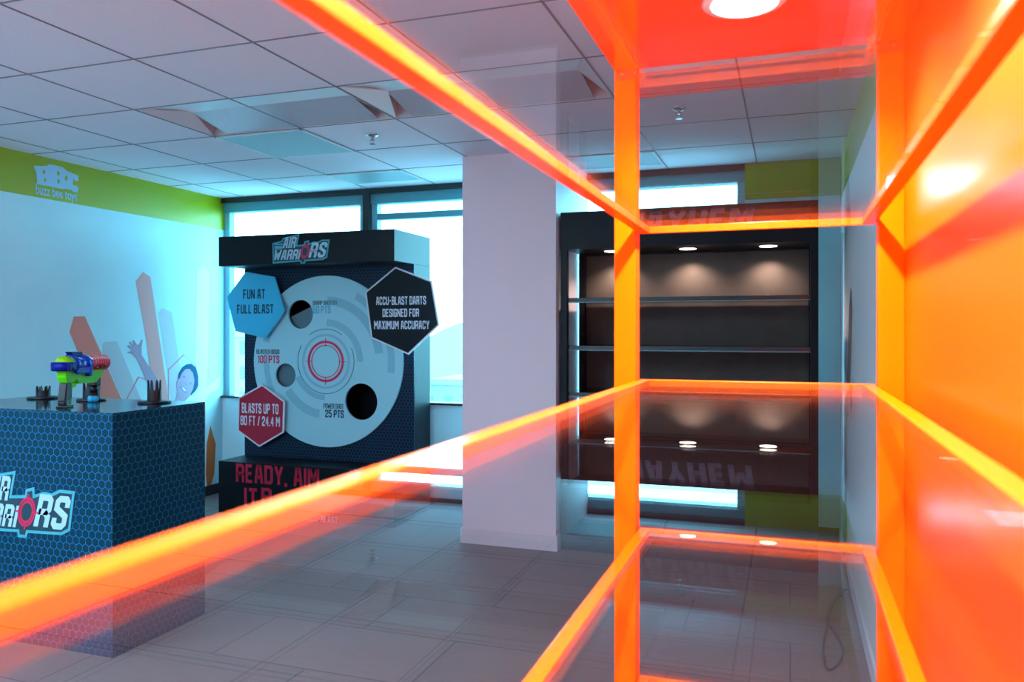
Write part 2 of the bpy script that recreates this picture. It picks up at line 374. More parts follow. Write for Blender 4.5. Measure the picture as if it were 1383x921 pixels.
def arc_band(bm, cx, cz, r0, r1, a0, a1, y0, y1, n=40):
    pts = [(cx+r1*math.cos(math.radians(a0+(a1-a0)*i/n)), cz+r1*math.sin(math.radians(a0+(a1-a0)*i/n))) for i in range(n+1)]
    pin = [(cx+r0*math.cos(math.radians(a0+(a1-a0)*i/n)), cz+r0*math.sin(math.radians(a0+(a1-a0)*i/n))) for i in range(n+1)]
    for i in range(n):
        q = [pts[i], pts[i+1], pin[i+1], pin[i]]
        a = [bm.verts.new((p[0], y0, p[1])) for p in q]; b = [bm.verts.new((p[0], y1, p[1])) for p in q]
        bm.faces.new(a); bm.faces.new(b[::-1])
        bm.faces.new((a[0], a[1], b[1], b[0])); bm.faces.new((a[2], a[3], b[3], b[2]))
        if i == 0 and abs(a1-a0) < 359: bm.faces.new((a[3], a[0], b[0], b[3]))
        if i == n-1 and abs(a1-a0) < 359: bm.faces.new((a[1], a[2], b[2], b[1]))

# ================================================================== THE ROOM
struct('floor', M_['floor'], lambda bm: box(bm, XL-.1, XR+.1, YB-.1, YF+.1, -0.06, 0.0))
# ceiling: tile field with real recesses where the troffers sit
PX, PY, GX0, GY0 = 0.634, 0.643, -2.13, 2.167
def gx(i): return GX0+PX*i
def gy(j): return GY0+PY*j
TROFF = [(-2, 2), (0, 2)]                    # column index, row index; two tiles long
FILL_LIGHTS = [(-6, -5), (-2, -5), (-6, -1.0), (-4, -8)]
FILL_LIGHTS = [(-2, -6), (-5, -6), (-5, -3), (-2, -3)]  # unseen ceiling lights added behind the camera as room fill
cut = set()
for (i, j) in TROFF+FILL_LIGHTS:
    cut.add((i, j)); cut.add((i+1, j))
def ceiling(bm):
    for i in range(-6, 5):
        for j in range(-10, 8):
            if (i, j) in cut: continue
            x0, x1, y0, y1 = max(gx(i), XL-.05), min(gx(i+1), XR+.05), max(gy(j), YB-.05), min(gy(j+1), YF+.05)
            if x1-x0 < .01 or y1-y0 < .01: continue
            box(bm, x0, x1, y0, y1, CEIL, CEIL+0.02)
struct('ceiling', M_['tile'], ceiling)
def tbars(bm):
    for i in range(-4, 5):
        x = gx(i)
        if XL < x < XR: box(bm, x-.0045, x+.0045, YB, YF, CEIL-.003, CEIL-.0002)
    for j in range(-9, 7):
        y = gy(j)
        if not YB < y < YF: continue
        box(bm, XL, XR, y-.0045, y+.0045, CEIL-.0026, CEIL-.0001)
struct('trim_1', M_['grid'], tbars)
struct('wall_back', M_['white_paint'], lambda bm: box(bm, XL-.1, XR+.1, YB-.1, YB, 0, CEIL))
GB = onX(297, 310, XL)[1]                    # lower edge of the green band
def wl(bm):
    box(bm, XL-.1, XL, YB, YF+.1, 0, GB, mi=0); box(bm, XL-.1, XL, YB, YF+.1, GB, CEIL, mi=1)
struct('wall_left', [M_['wall_gloss'], M_['green']], wl)
def wr(bm):
    box(bm, XR, XR+.1, YB, YF+.1, 0, GB, mi=0); box(bm, XR, XR+.1, YB, YF+.1, GB, CEIL, mi=1)
struct('wall_right', [M_['white_paint'], M_['green']], wr)
SILL = 0.862; WX1 = onY(1006, 300, YF)[0]; GF = onY(1008, 270, YF)[1]
def wf(bm):
    box(bm, XL, WX1, YF, YF+.12, 0, SILL, mi=0)
    box(bm, WX1, XR, YF, YF+.12, 0, GF, mi=0); box(bm, WX1, XR, YF, YF+.12, GF, CEIL, mi=1)
struct('wall_far', [M_['wall_gloss'], M_['green']], wf)
struct('baseboard_left', M_['baseboard_dark'], lambda bm: box(bm, XL, XL+.012, YB, YF-.012, 0, .09))
struct('baseboard_far', M_['baseboard_dark'], lambda bm: box(bm, XL, XR, YF-.012, YF, 0, .09))
struct('baseboard_right', M_['baseboard'], lambda bm: box(bm, XR-.012, XR, YB, YF-.012, 0, .09))
# column
CX0, CX1, CY0 = -2.16, -1.482, 5.15
struct('wall_column', M_['column'], lambda bm: box(bm, CX0, CX1, CY0, YF, 0, CEIL))
def cbb(bm):
    box(bm, CX0-.012, CX1+.012, CY0-.012, CY0, 0, .1)
    box(bm, CX0-.012, CX0, CY0, YF-.013, 0, .1); box(bm, CX1, CX1+.012, CY0, YF-.013, 0, .1)
struct('baseboard_column', M_['baseboard'], cbb)
# windows
HEAD = CEIL-.045; VAL = HEAD-.085
struct('trim_2', M_['frame_dark'], lambda bm: box(bm, XL, WX1, YF-.02, YF+.12, HEAD, CEIL))
struct('trim_3', M_['frame_dark'], lambda bm: box(bm, XL, WX1, YF-.03, YF+.12, SILL, SILL+.018))
def window(n, x0, x1, extra=False):
    def fr(bm):
        box(bm, x0, x1, YF+.01, YF+.10, VAL, HEAD, mi=0)                    # valance / head panel
        box(bm, x0, x0+.055, YF+.03, YF+.10, SILL+.018, VAL, mi=1)
        box(bm, x1-.055, x1, YF+.03, YF+.10, SILL+.018, VAL, mi=1)
        if extra: box(bm, x0+.055, x1-.055, YF+.03, YF+.09, HC+.945, HC+.997, mi=0)
    w = struct('window_%d' % n, [M_['valance'], M_['frame_light']], fr)
    obj('glass_pane', M_['glass'], w, lambda bm: box(bm, x0+.055, x1-.055, YF+.092, YF+.098, SILL+.018, VAL))
MX = onY(495.5, 290, YF)[0]
window(1, XL, MX-.03); window(2, MX+.03, CX0+.2, True); window(3, CX0+.2, WX1)
struct('trim_4', M_['frame_dark'], lambda bm: box(bm, MX-.03, MX+.03, YF-.02, YF+.12, SILL, HEAD))

# troffers
def troffer(i, j, label, lit=False):
    x0, x1, y0, y1 = gx(i), gx(i+2), gy(j), gy(j+1)
    t = thing('ceiling_light', (x0, y0, CEIL), label, 'ceiling light', 'recessed ceiling lights')
    W, D = x1-x0, y1-y0; ym = D*0.5; H = 0.058
    def prof(bm, ya, za, yb, zb, xa, xb, th=.006):
        p = [(ya, za), (yb, zb), (yb, zb+th), (ya, za+th)]
        a = [bm.verts.new((xa, q[0], q[1])) for q in p]; b = [bm.verts.new((xb, q[0], q[1])) for q in p]
        bm.faces.new(a); bm.faces.new(b[::-1])
        for k in range(4): bm.faces.new((a[k], b[k], b[(k+1) % 4], a[(k+1) % 4]))
    g = .007
    obj('reflector', M_['troffer'], t, lambda bm: [prof(bm, g+ym*k/5, H*math.sin(k*math.pi/10), g+ym*(k+1)/5, H*math.sin((k+1)*math.pi/10), g+.02, W-g-.02) for k in range(5)])
    obj('lens', M_['fill_lens'] if lit else M_['lens'], t, lambda bm: prof(bm, g+ym, H, D-g, 0.004, g+.1, W-g-.1))
    for s in (0, 1):
        def ep(bm, s=s):
            xa, xb = (g, g+.11) if s == 0 else (W-g, W-g-.11)
            pts = [(xa, g, .001), (xa, D-g, .001), (xb, g+ym, H)]
            q = [bm.verts.new(p) for p in pts]; q2 = [bm.verts.new((p[0], p[1], p[2]+.008)) for p in pts]
            bm.faces.new(q); bm.faces.new(q2[::-1])
            for k in range(3): bm.faces.new((q[k], q2[k], q2[(k+1) % 3], q[(k+1) % 3]))
        obj('end_plate', M_['troffer_end'], t, ep)
    obj('housing', M_['troffer'], t, lambda bm: [box(bm, 0, W, 0, D, .14, .15), box(bm, 0, W, 0, .004, .0005, .14), box(bm, 0, W, D-.004, D, .0005, .14), box(bm, 0, .004, .004, D-.004, .0005, .14), box(bm, W-.004, W, .004, D-.004, .0005, .14)])
    return t
troffer(-2, 2, 'unlit recessed ceiling light left of its twin, above the hexagon-patterned counter')
troffer(0, 2, 'unlit recessed ceiling light seen partly through the upper clear shelf')
for k, (i, j) in enumerate(FILL_LIGHTS):
    t = troffer(i, j, 'added recessed ceiling light behind the camera, out of view, filling the room', True)
    t['group'] = 'added fill lights behind the camera'
    L = bpy.data.lights.new('fill_light', 'AREA'); L.shape = 'RECTANGLE'; L.size = 1.1; L.size_y = 0.5
    L.energy = 70; L.color = (0.50, 0.78, 1.0)
    lo = bpy.data.objects.new('fill_light', L); C.objects.link(lo); lo.parent = t; lo.location = (PX, PY/2, -0.02)
# vents
for (i, j, lb, sc) in [(-2, 3, 'square perforated air vent tile just beyond the left unlit ceiling light', 1), (-2, 5, 'narrow air vent tile by the window header above the target game', .62), (1, 5, 'air vent tile near the far window right of the column', .7)]:
    v = thing('air_vent', (gx(i), gy(j), CEIL), lb, 'air vent', 'air vents in the ceiling')
    obj('face_plate', M_['vent'], v, lambda bm: box(bm, .01, PX-.01, .01, PY*sc-.01, -.008, -.0032, .001))
    obj('rim', M_['troffer'], v, lambda bm: [box(bm, .004, PX-.004, .004, .016, -.0095, -.003), box(bm, .004, PX-.004, PY*sc-.016, PY*sc-.004, -.0095, -.003), box(bm, .004, .016, .004, PY*sc-.004, -.0095, -.003), box(bm, PX-.016, PX-.004, .004, PY*sc-.004, -.0095, -.003)])
def sprinkler(x, y, lb):
    s = thing('fire_sprinkler', (x, y, CEIL), lb, 'sprinkler', 'fire sprinklers in the ceiling')
    obj('escutcheon', M_['chrome'], s, lambda bm: lathe(bm, [(.040, .002), (.040, -.004), (.028, -.014), (.014, -.018)]))
    def hd(bm):
        cyl(bm, (0, 0, -.018), (0, 0, -1), .012, .008, .018, 12)
        cyl(bm, (-.012, 0, -.034), (.35, 0, -1), .003, .003, .026, 8); cyl(bm, (.012, 0, -.034), (-.35, 0, -1), .003, .003, .026, 8)
    obj('sprinkler_body', M_['chrome'], s, hd)
    obj('deflector', M_['chrome'], s, lambda bm: cyl(bm, (0, 0, -.058), (0, 0, -1), .018, .018, .003, 16))
X_, Y_ = onZ(503, 188, CEIL-.03); sprinkler(X_, Y_, 'chrome fire sprinkler in the ceiling above the target game')
X_, Y_ = onZ(917, 153, CEIL-.03); sprinkler(X_, Y_, 'chrome fire sprinkler in front of the black display unit, seen through clear acrylic')

# ================================================================== DISPLAY UNITS (common builder)
Z_SOF, Z_TOP = HC+.544, HC+.794
def display_unit(name, loc, rz, W, D, label, orange):
    u = thing(name, (loc[0], loc[1], 0), label, 'display shelf', rz=rz)
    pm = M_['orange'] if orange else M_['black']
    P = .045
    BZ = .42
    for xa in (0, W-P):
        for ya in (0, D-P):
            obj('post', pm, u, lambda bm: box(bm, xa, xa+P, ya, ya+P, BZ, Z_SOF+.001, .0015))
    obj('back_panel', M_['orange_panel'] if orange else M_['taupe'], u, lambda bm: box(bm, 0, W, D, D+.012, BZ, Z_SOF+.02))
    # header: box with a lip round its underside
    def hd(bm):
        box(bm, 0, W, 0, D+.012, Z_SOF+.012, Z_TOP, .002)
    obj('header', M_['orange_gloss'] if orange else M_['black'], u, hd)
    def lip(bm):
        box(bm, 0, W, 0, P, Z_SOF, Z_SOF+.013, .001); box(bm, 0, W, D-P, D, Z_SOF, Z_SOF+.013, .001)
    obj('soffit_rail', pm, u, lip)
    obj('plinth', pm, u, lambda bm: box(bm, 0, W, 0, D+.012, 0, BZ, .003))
    for k in range(3):
        cx = W/2+(k-1)*.515; cy = D/2
        r = obj('downlight', M_['chrome'] if not orange else M_['troffer'], u, lambda bm: lathe(bm, [(.052, 0), (.067, 0), (.070, -.004), (.066, -.008), (.054, -.008)]), loc=(cx, cy, Z_SOF+.012))
        obj('lens', M_['lamp'], r, lambda bm: cyl(bm, (0, 0, -.004), (0, 0, -1), .055, .054, .006, 32))
        L = bpy.data.lights.new('downlight_lamp', 'SPOT'); L.spot_size = math.radians(150 if orange else 136); L.spot_blend = 0.7 if orange else .9
        L.shadow_soft_size = .018
        L.energy = 58 if orange else 14; L.color = (1.0, 0.88, 0.80) if orange else (1, .74, .58)
        lo = bpy.data.objects.new('downlight_lamp', L); C.objects.link(lo); lo.parent = r; lo.location = (0, 0, -.03)
        if not orange: lo.location = (0, .15, -.03)
    x0, x1 = .004, W-.004
    for k, zt in enumerate((.218, -.1037, -.418, -.731)):
        z1 = HC+zt; T = .014
        if orange:
            y0, y1, e = P+.0015, D-P-.004, .022
            s = obj('shelf', M_['acrylic'], u, lambda bm: box(bm, x0+e+.0004, x1-e-.0004, y0+e+.0004, y1-e-.0004, z1-T+.001, z1-.001))
            obj('edge_strip', M_['orange_edge'], s, lambda bm: [box(bm, x0, x1, y0, y0+e, z1-T, z1, .0015), box(bm, x0, x1, y1-e, y1, z1-T, z1, .0015), box(bm, x0, x0+.012, y0+e, y1-e, z1-T, z1, .001), box(bm, x1-.012, x1, y0+e, y1-e, z1-T, z1, .001)])
        else:
            s = obj('shelf', M_['black_gloss'], u, lambda bm: box(bm,   .046, W-.046, .03, D-.016, z1-.026, z1, .001))
            obj('glass_lip', M_['lip'], s, lambda bm: box(bm, .046, W-.046, .026, .034, z1-.033, z1-.0265))
    return u
OX0, OY1, OD = -.348, 1.695, .5505
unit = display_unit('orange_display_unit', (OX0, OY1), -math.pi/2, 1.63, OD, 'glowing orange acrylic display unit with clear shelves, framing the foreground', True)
# pink strip under the header at the far end and screw brackets
obj('end_rail', M_['acrylic_pink'], unit, lambda bm: box(bm, .004, .010, .046, OD-.05, Z_SOF-.052, Z_SOF))
for ya in (.004, OD-.06):
    def br(bm, ya=ya): box(bm, .0455, .0485, ya, ya+.056, Z_SOF-.022, Z_SOF-.001)
    b_ = obj('bracket', M_['acrylic_pink'], unit, br)
    for dy in (.014, .040):
        obj('screw', M_['chrome'], b_, lambda bm: cyl(bm, (.0485, ya+dy, Z_SOF-.011), (1, 0, 0), .003, .0025, .002, 12))
bu = display_unit('black_display_unit', (-1.464, 5.2), 0, 1.626, .54, 'black display cabinet with three warm downlights and dark shelves near the window', False)
bx0, bz0 = onY(837, 300, 5.2); bx1 = onY(1019, 300, 5.2)[0]
block_text('lettering', 'MAYHEM', bx0+1.464, bx1+1.464, Z_SOF+.088, Z_SOF+.225, -.0005, M_['mayhem'], bu, (0, 0, 0), stroke=.5, shear=.12)

# ================================================================== LOGO
LP = [(115, 375), (290, 345), (322, 300), (632, 240), (592, 425), (722, 415), (732, 370), (815, 350), (818, 405), (905, 378), (985, 385), (1060, 352), (1205, 355), (1185, 470), (1160, 640), (1080, 678), (752, 690), (740, 728), (655, 728), (650, 692), (122, 712)]
def logo(parent, loc, x0, W, zc, y):
    s = W/1090.0
    def w(p): return (x0+(p[0]-115)*s-loc[0], zc-(p[1]-485)*s-loc[2])
    Y = y-loc[1]
    pts = [w(p) for p in LP]
    lg = obj('logo', M_['logo_teal'], parent, lambda bm: prism(bm, pts, Y, Y-.003))
    ins = inset(pts, 22*s)
    obj('logo_field', M_['logo_dark'], lg, lambda bm: prism(bm, ins, Y-.003, Y-.0045))
    def tx(t, a, b, c, d, sh=.3):
        p, q = w((a, d)), w((b, c))
        block_text('logo_lettering', t, p[0], q[0], p[1], q[1], Y-.0045, M_['logo_face'], lg, (0, 0, 0), stroke=.46, shear=sh)
    tx('AIR', 315, 590, 285, 470); tx('WARRI', 150, 678, 492, 662); tx('RS', 810, 1172, 395, 640)
    def bars(bm):
        for (a, b, c, d) in ((160, 320, 388, 408), (160, 310, 425, 470), (160, 300, 478, 488)):
            p, q = w((a, d)), w((b, c)); box(bm, p[0], q[0], Y-.006, Y-.0045, p[1], q[1])
    obj('logo_speed_lines', M_['logo_lines'], lg, bars)
    c = w((745, 535)); R = 92*s
    def ring(bm):
        n = 40
        for (ra, rb) in ((.60, .78), (.84, 1.0)):
            for i in range(n):
                a0, a1 = 2*math.pi*i/n, 2*math.pi*(i+1)/n
                q = []
                for a, r in ((a0, rb), (a1, rb), (a1, ra), (a0, ra)):
                    px, pz = R*.92*r*math.cos(a), R*1.2*r*math.sin(a)
                    q.append((c[0]+px+pz*.18, c[1]+pz))
                prism(bm, q, Y-.006, Y-.0045)
        for (dx, dz, hw, hh) in ((0, 1.18*R, .07*R, .26*R), (0, -1.18*R, .07*R, .26*R), (.95*R, 0, .28*R, .06*R), (-.95*R, 0, .28*R, .06*R)):
            box(bm, c[0]+dx+dz*.18-hw, c[0]+dx+dz*.18+hw, Y-.0065, Y-.0045, c[1]+dz-hh, c[1]+dz+hh)
    obj('logo_crosshair', M_['pink_text'], lg, ring)
    return lg

# ================================================================== TARGET GAME
GX0_, GX1_, GYF, GYB, GYE = -4.39, -2.795, 5.35, 5.68, 5.98
gl = ((GX0_+GX1_)/2, (GYF+GYE)/2, 0)
game = thing('target_game', gl, 'black carnival target game with a big round bullseye board by the window', 'arcade game')
def G(bmf, name, m, par=None): return obj(name, m, par or game, bmf)
def gb(bm, x0, x1, y0, y1, z0, z1, bev=.002): box(bm, x0-gl[0], x1-gl[0], y0-gl[1], y1-gl[1], z0, z1, bev)
PZ = HC-1.062; HZ0, HZ1 = HC+.52, HC+.759
G(lambda bm: gb(bm, GX0_, GX1_, GYF, GYE, 0, PZ), 'plinth', M_['black'])
G(lambda bm: gb(bm, GX0_, GX1_, GYF, GYE, HZ0, HZ1), 'header', M_['black'])
def g_px(u, v): return onY(u, v, GYB-.02)
holes = []
for (u, v, rv) in ((405.7, 424.4, 19.5), (385.5, 506.7, 16), (487.5, 542.5, 24.8)):
    x, z = g_px(u, v); d = (u-U0)/F; t = (GYB-.02)/(CT+ST*d); holes.append((x, z, rv/F*t))
bodyouter = [(GX0_, PZ), (GX1_, PZ), (GX1_, HZ0), (GX0_, HZ0)]
holed_plate('front_panel', bodyouter, holes, GYB+.008, .016, M_['hex_game'], game, gl)
def cab(bm):
    gb(bm, GX0_, GX0_+.016, GYB+.016, GYE, PZ, HZ0, 0); gb(bm, GX1_-.016, GX1_, GYB+.016, GYE, PZ, HZ0, 0)
    gb(bm, GX0_+.016, GX1_-.016, GYE-.016, GYE, PZ, HZ0, 0)
G(cab, 'cabinet_shell', M_['black'])
dcx, dcz = (GX0_+GX1_)/2+.01, g_px(440, 488)[1]; DR = .70
disk = holed_plate('target_disk', [(dcx+DR*math.cos(a*math.pi/48), dcz+DR*math.sin(a*math.pi/48)) for a in range(96)], holes, GYB-.010, .018, M_['disk'], game, gl)
DY = GYB-.0195-gl[1]
cxl = dcx-gl[0]
if True:
    for (r0, r1, a0, a1) in ((.57, .63, -8, 62), (.57, .63, 128, 165), (.55, .60, 172, 208), (.46, .53, 8, 88), (.29, .345, 0, 88), (.275, .318, 206, 268), (.40, .47, 214, 262)):
        obj('printed_band', M_['disk_band'], disk, lambda bm: arc_band(bm, cxl, dcz, r0, r1, a0, a1, DY, DY-.0015))
    obj('printed_band', M_['disk_band'], disk, lambda bm: arc_band(bm, cxl, dcz, .205, .225, 0, 360, DY, DY-.0015))
for (a0, a1) in ((55, 125), (150, 385)):
    obj('printed_arc', M_['navy_text'], disk, lambda bm: arc_band(bm, cxl, dcz, .262, .266, a0, a1, DY, DY-.002))
def rings(bm):
    arc_band(bm, cxl, dcz, .150, .170, 0, 360, DY, DY-.003); arc_band(bm, cxl, dcz, .128, .134, 0, 360, DY, DY-.003)
    for k in range(4):
        a = k*math.pi/2; dx, dz = math.cos(a), math.sin(a)
        c_ = (cxl+dx*.158, dcz+dz*.158); hw, hh = (.034, .0025) if k % 2 == 0 else (.0025, .034)
        box(bm, c_[0]-hw, c_[0]+hw, DY-.004, DY, c_[1]-hh, c_[1]+hh)
obj('bullseye_crosshair', M_['pink_text'], disk, rings)
# chutes behind the holes
def chute(k, tilt, m):
    x, z, r = holes[k]
    def fn(bm):
        X, Z = x-gl[0], z
        y0, y1 = GYB+.03-gl[1], GYB+.20-gl[1]
        p = [(X-r*1.35, Z-r*1.4), (X+r*1.35, Z-r*1.4), (X+r*1.35, Z+r*(1.4 if tilt > 9 else .9*tilt)), (X-r*1.35, Z+r*(1.4 if tilt > 9 else -.3))]
        prism(bm, p, y0, y0+.006)
    return fn
obj('chute', M_['ramp'], game, chute(0, .95, None)); obj('chute', M_['ramp'], game, chute(1, 10, None))
# words on the disk
def gtext(t, u0, u1, v0, v1, m, par, y, bold=.03, dd=.002, sw=.40):
    um, vm = (u0+u1)/2, (v0+v1)/2
    x0 = onY(u0, vm, y)[0]; x1 = onY(u1, vm, y)[0]
    zt = onY(um, v0, y)[1]; zb = onY(um, v1, y)[1]
    return block_text('lettering', t, x0, x1, zb, zt, y, m, par, gl, stroke=.30 if v1-v0 < 8 and y > GYF+.1 else sw, depth=dd)
def c4(x): return x/3.683+280
def c4v(y): return y/3.683+230
def c5(x): return x/3.07+280
def c5v(y): return y/3.07+450
yd = GYB-.0195
gtext('SHARP SHOOTER', c4(525), c4(645), c4v(648), c4v(669), M_['navy_text'], disk, yd, .04)
gtext('50 PTS', c4(525), c4(614), c4v(673), c4v(712), M_['cyan_text'], disk, yd, .04)
gtext('BLASTER BOSS', c5(204), c5(299), c5v(67), c5v(86), M_['navy_text'], disk, yd, .04)
gtext('100 PTS', c5(210), c5(299), c5v(92), c5v(124), M_['pink_text'], disk, yd, .04)
gtext('POWER SHOT', c5(482), c5(565), c5v(292), c5v(313), M_['navy_text'], disk, yd, .04)
gtext('25 PTS', c5(489), c5(566), c5v(318), c5v(350), M_['navy_text'], disk, yd, .04)
# hexagon signs
YS = GYB-.07
def sign(pts, m, label, lines, tm, rim):
    w = [(onY(a, b, YS)[0]-gl[0], onY(a, b, YS)[1]) for a, b in pts]
    s = obj('hexagon_sign', M_['pale_edge'] if rim else m, game, lambda bm: prism(bm, w, YS-gl[1], YS+.012-gl[1]))
    s['label'] = label
    f = inset(w, .012 if rim else .004)
    obj('sign_face', m, s, lambda bm: prism(bm, f, YS-.0012-gl[1], YS-gl[1]))
    def st(bm):
        cx = sum(p[0] for p in w)/len(w); cz = sum(p[1] for p in w)/len(w)
        x0 = min(max(cx, GX0_-gl[0]+.08), GX1_-gl[0]-.08)
        box(bm, x0-.03, x0+.03, YS+.012-gl[1], GYB-gl[1], cz-.03, cz+.03)
    obj('standoff', M_['black'], s, st)
    for (t, a, b, c, d) in lines: gtext(t, a, b, c, d, tm, s, YS-.0014, .035, .001)
sign([(c4(190), c4v(505)), (c4(335), c4v(530)), (c4(385), c4v(700)), (c4(290), c4v(835)), (c4(140), c4v(800)), (c4(97), c4v(632))], M_['cyan_sign'],
     'cyan hexagon sign reading FUN AT FULL BLAST', [('FUN AT', c4(178), c4(286), c4v(591), c4v(640)), ('FULL BLAST', c4(148), c4(328), c4v(667), c4v(713))], M_['navy_text'], False)
sign([(c4(935), c4v(480)), (c4(1116), c4v(550)), (c4(1153), c4v(770)), (c4(1000), c4v(917)), (c4(815), c4v(835)), (c4(785), c4v(605))], M_['dark_sign'],
     'black hexagon sign with a pale rim about accurate darts', [('ACCU-BLAST DARTS', c4(840), c4(1088), c4v(627), c4v(669)), ('DESIGNED FOR', c4(872), c4(1053), c4v(688), c4v(729)), ('MAXIMUM ACCURACY', c4(830), c4(1105), c4v(748), c4v(790))], M_['white_text'], True)
sign([(c5(228), c5v(212)), (c5(320), c5v(282)), (c5(316), c5v(412)), (c5(215), c5v(471)), (c5(126), c5v(405)), (c5(129), c5v(267))], M_['red_sign'],
     'crimson hexagon sign about blast distance', [('BLASTS UP TO', c5(143), c5(295), c5v(291), c5v(333)), ('80 FT / 24.4 M', c5(138), c5(301), c5v(344), c5v(384))], M_['white_text'], True)
# plinth words
def ptext(t, u0, u1, v0, v1, m, bold=.04): gtext(t, u0, u1, v0, v1, m, game, GYF-.0005, bold, .002)
ptext('READY, AIM', 319, 431, 629.5, 655, M_['red_text']); ptext('IT', 330, 347, 659, 684, M_['red_text']); ptext('B', 353, 367, 659, 684, M_['red_text'])
ptext('ACCU-BLAST', 411, 456, 696, 705.5, M_['white_text'])
lx0 = onY(368.3, 337, GYF)[0]; lx1 = onY(445.5, 337, GYF)[0]
logo(game, gl, lx0, lx1-lx0, onY(405, 336, GYF)[1], GYF-.0003)

# ================================================================== HEXAGON COUNTER
DX1, DY0, DY1, DZ = -2.886, 2.81, 3.413, HC-.374
DX0 = -4.06
dl = ((DX0+DX1)/2, (DY0+DY1)/2, 0)
desk = thing('display_counter', dl, 'dark counter wrapped in a blue hexagon print, toy blaster on top', 'counter')
obj('body', M_['hex_desk'], desk, lambda bm: box(bm, DX0-dl[0], DX1-dl[0], DY0-dl[1], DY1-dl[1], 0, DZ-.003, .0015))
obj('counter_top', M_['desk_top'], desk, lambda bm: box(bm, DX0-dl[0], DX1-dl[0], DY0-dl[1], DY1-dl[1], DZ-.0028, DZ, .0008))
lgx1 = onY(102, 690, DY0)[0]
logo(desk, dl, lgx1-.70, .70, HC-(686-446)/F*(-ST*-3.4+CT*DY0)+.015, DY0-.0003)

# crown shaped holders
def crown(x, y, h, R, base, lb, g='black crown-shaped dart holders on the counter'):
    o = thing('dart_holder', (x, y, DZ), lb, 'dart holder', g)
    obj('base_plate', M_['holder'], o, lambda bm: lathe(bm, [(base, 0), (base, .007), (base-.002, .010), (R, .011)], seg=32))
    def cr(bm):
        n = 8; seg = 48; hb = h*.52
        ro, ri = R, R*.82
        vo, vi, to, ti = [], [], [], []
        for i in range(seg):
            a = 2*math.pi*i/seg; k = (i % (seg//n))/(seg/n)
            tooth = max(0, 1-abs(k-.5)*2.9); top = hb+(h-hb)*min(1, tooth*1.6)
            for arr, r, z in ((vo, ro, .012), (vi, ri, .012), (to, ro, top), (ti, ri, top)):
                arr.append(bm.verts.new((r*math.cos(a), r*math.sin(a), z)))
        for i in range(seg):
            j = (i+1) % seg
            bm.faces.new((vo[i], vo[j], to[j], to[i])); bm.faces.new((vi[j], vi[i], ti[i], ti[j]))
            bm.faces.new((to[i], to[j], ti[j], ti[i])); bm.faces.new((vo[j], vo[i], vi[i], vi[j]))
    obj('prong_ring', M_['holder'], o, cr)
    obj('core', M_['holder'], o, lambda bm: cyl(bm, (0, 0, .012), (0, 0, 1), R*.8, R*.8, h*.45, 24))
    return o
X_, Y_ = onZ(58.5, 538, DZ); crown(X_, min(Y_, DY1-.09), .068, .036, .080, 'short black crown-shaped dart holder, leftmost on the counter')
X_, Y_ = onZ(208.5, 544, DZ); crown(X_, Y_, .118, .034, .080, 'tall black crown-shaped dart holder with nothing on it, at the right of the counter')
X_, Y_ = onZ(123, 541, DZ); crown(X_-.008, Y_+.01, .10, .042, .072, 'black crown-shaped dart holder standing under the front of the toy blaster')
hx2, hy2 = X_, Y_
dart = thing('foam_dart', (hx2+.065, hy2-.075, DZ+.0165), 'short cyan foam dart lying on the counter under the blaster', 'foam dart', rz=.3)
obj('foam_body', M_['toy_cyan'], dart, lambda bm: lathe(bm, [(.013, 0), (.0165, .003), (.0165, .036)], axis=(1, 0, 0)))
obj('dart_tip', M_['toy_cyan'], dart, lambda bm: lathe(bm, [(.0165, .036), (.016, .042), (.009, .048)], axis=(1, 0, 0)))

# toy blaster
bl = thing('toy_blaster', (-3.319, 2.953, DZ), 'green, blue and red toy dart blaster standing on its black grip', 'toy blaster', rz=math.radians(110))
AZ = .205
def B(name, m, fn, par=None): return obj(name, M_[m], par or bl, fn)
cap = B('rear_cap', 'toy_lime', lambda bm: lathe(bm, [(.012, -.058), (.030, -.054), (.040, -.044), (.044, -.030), (.044, .010)], c=(0, 0, AZ), axis=(1, 0, 0), seg=36))
def rb(bm):
    box(bm, -.060, .012, -.046, .046, AZ-.027, AZ+.016, .006)
    cyl(bm, (-.03, 0, AZ-.027), (0, 0, 1), .047, .047, .043, 32)
B('rear_band', 'toy_navy', rb, cap)
def body(bm):
    lathe(bm, [(.040, .010), (.046, .014), (.046, .06), (.043, .07), (.043, .12), (.047, .124), (.047, .165), (.043, .17)], c=(0, 0, AZ), axis=(1, 0, 0), seg=36)
    box(bm, .02, .16, -.047, -.030, AZ-.045, AZ-.012, .004); box(bm, .02, .16, .030, .047, AZ-.045, AZ-.012, .004)
    box(bm, .125, .155, -.05, .05, AZ-.062, AZ-.02, .008)
B('barrel_shroud', 'toy_blue', body)
def railf(bm):
    box(bm, .015, .125, -.014, .014, AZ+.040, AZ+.050, .002)
    prism(bm, [(.03, AZ+.05), (.125, AZ+.05), (.11, AZ+.062), (.012, AZ+.064)], -.015, .015)
B('sight_rail', 'toy_navy', railf)
def brl(bm):
    pr = [(.040, .17)]
    for k in range(7):
        x = .175+k*.024; pr += [(.0415, x), (.0415, x+.014), (.0375, x+.016), (.0375, x+.022)]
    pr += [(.041, .345), (.041, .352), (.030, .352), (.028, .345)]
    lathe(bm, pr, c=(0, 0, AZ), axis=(1, 0, 0), seg=36)
bar = B('barrel', 'toy_red', brl)
B('muzzle_bore', 'toy_black', lambda bm: cyl(bm, (.346, 0, AZ), (1, 0, 0), .027, .027, .004, 24), bar)
for k in range(3): B('barrel_slot', 'toy_black', lambda bm: box(bm, .20+k*.045, .222+k*.045, -.043, -.036, AZ-.024, AZ-.014, .001), bar)
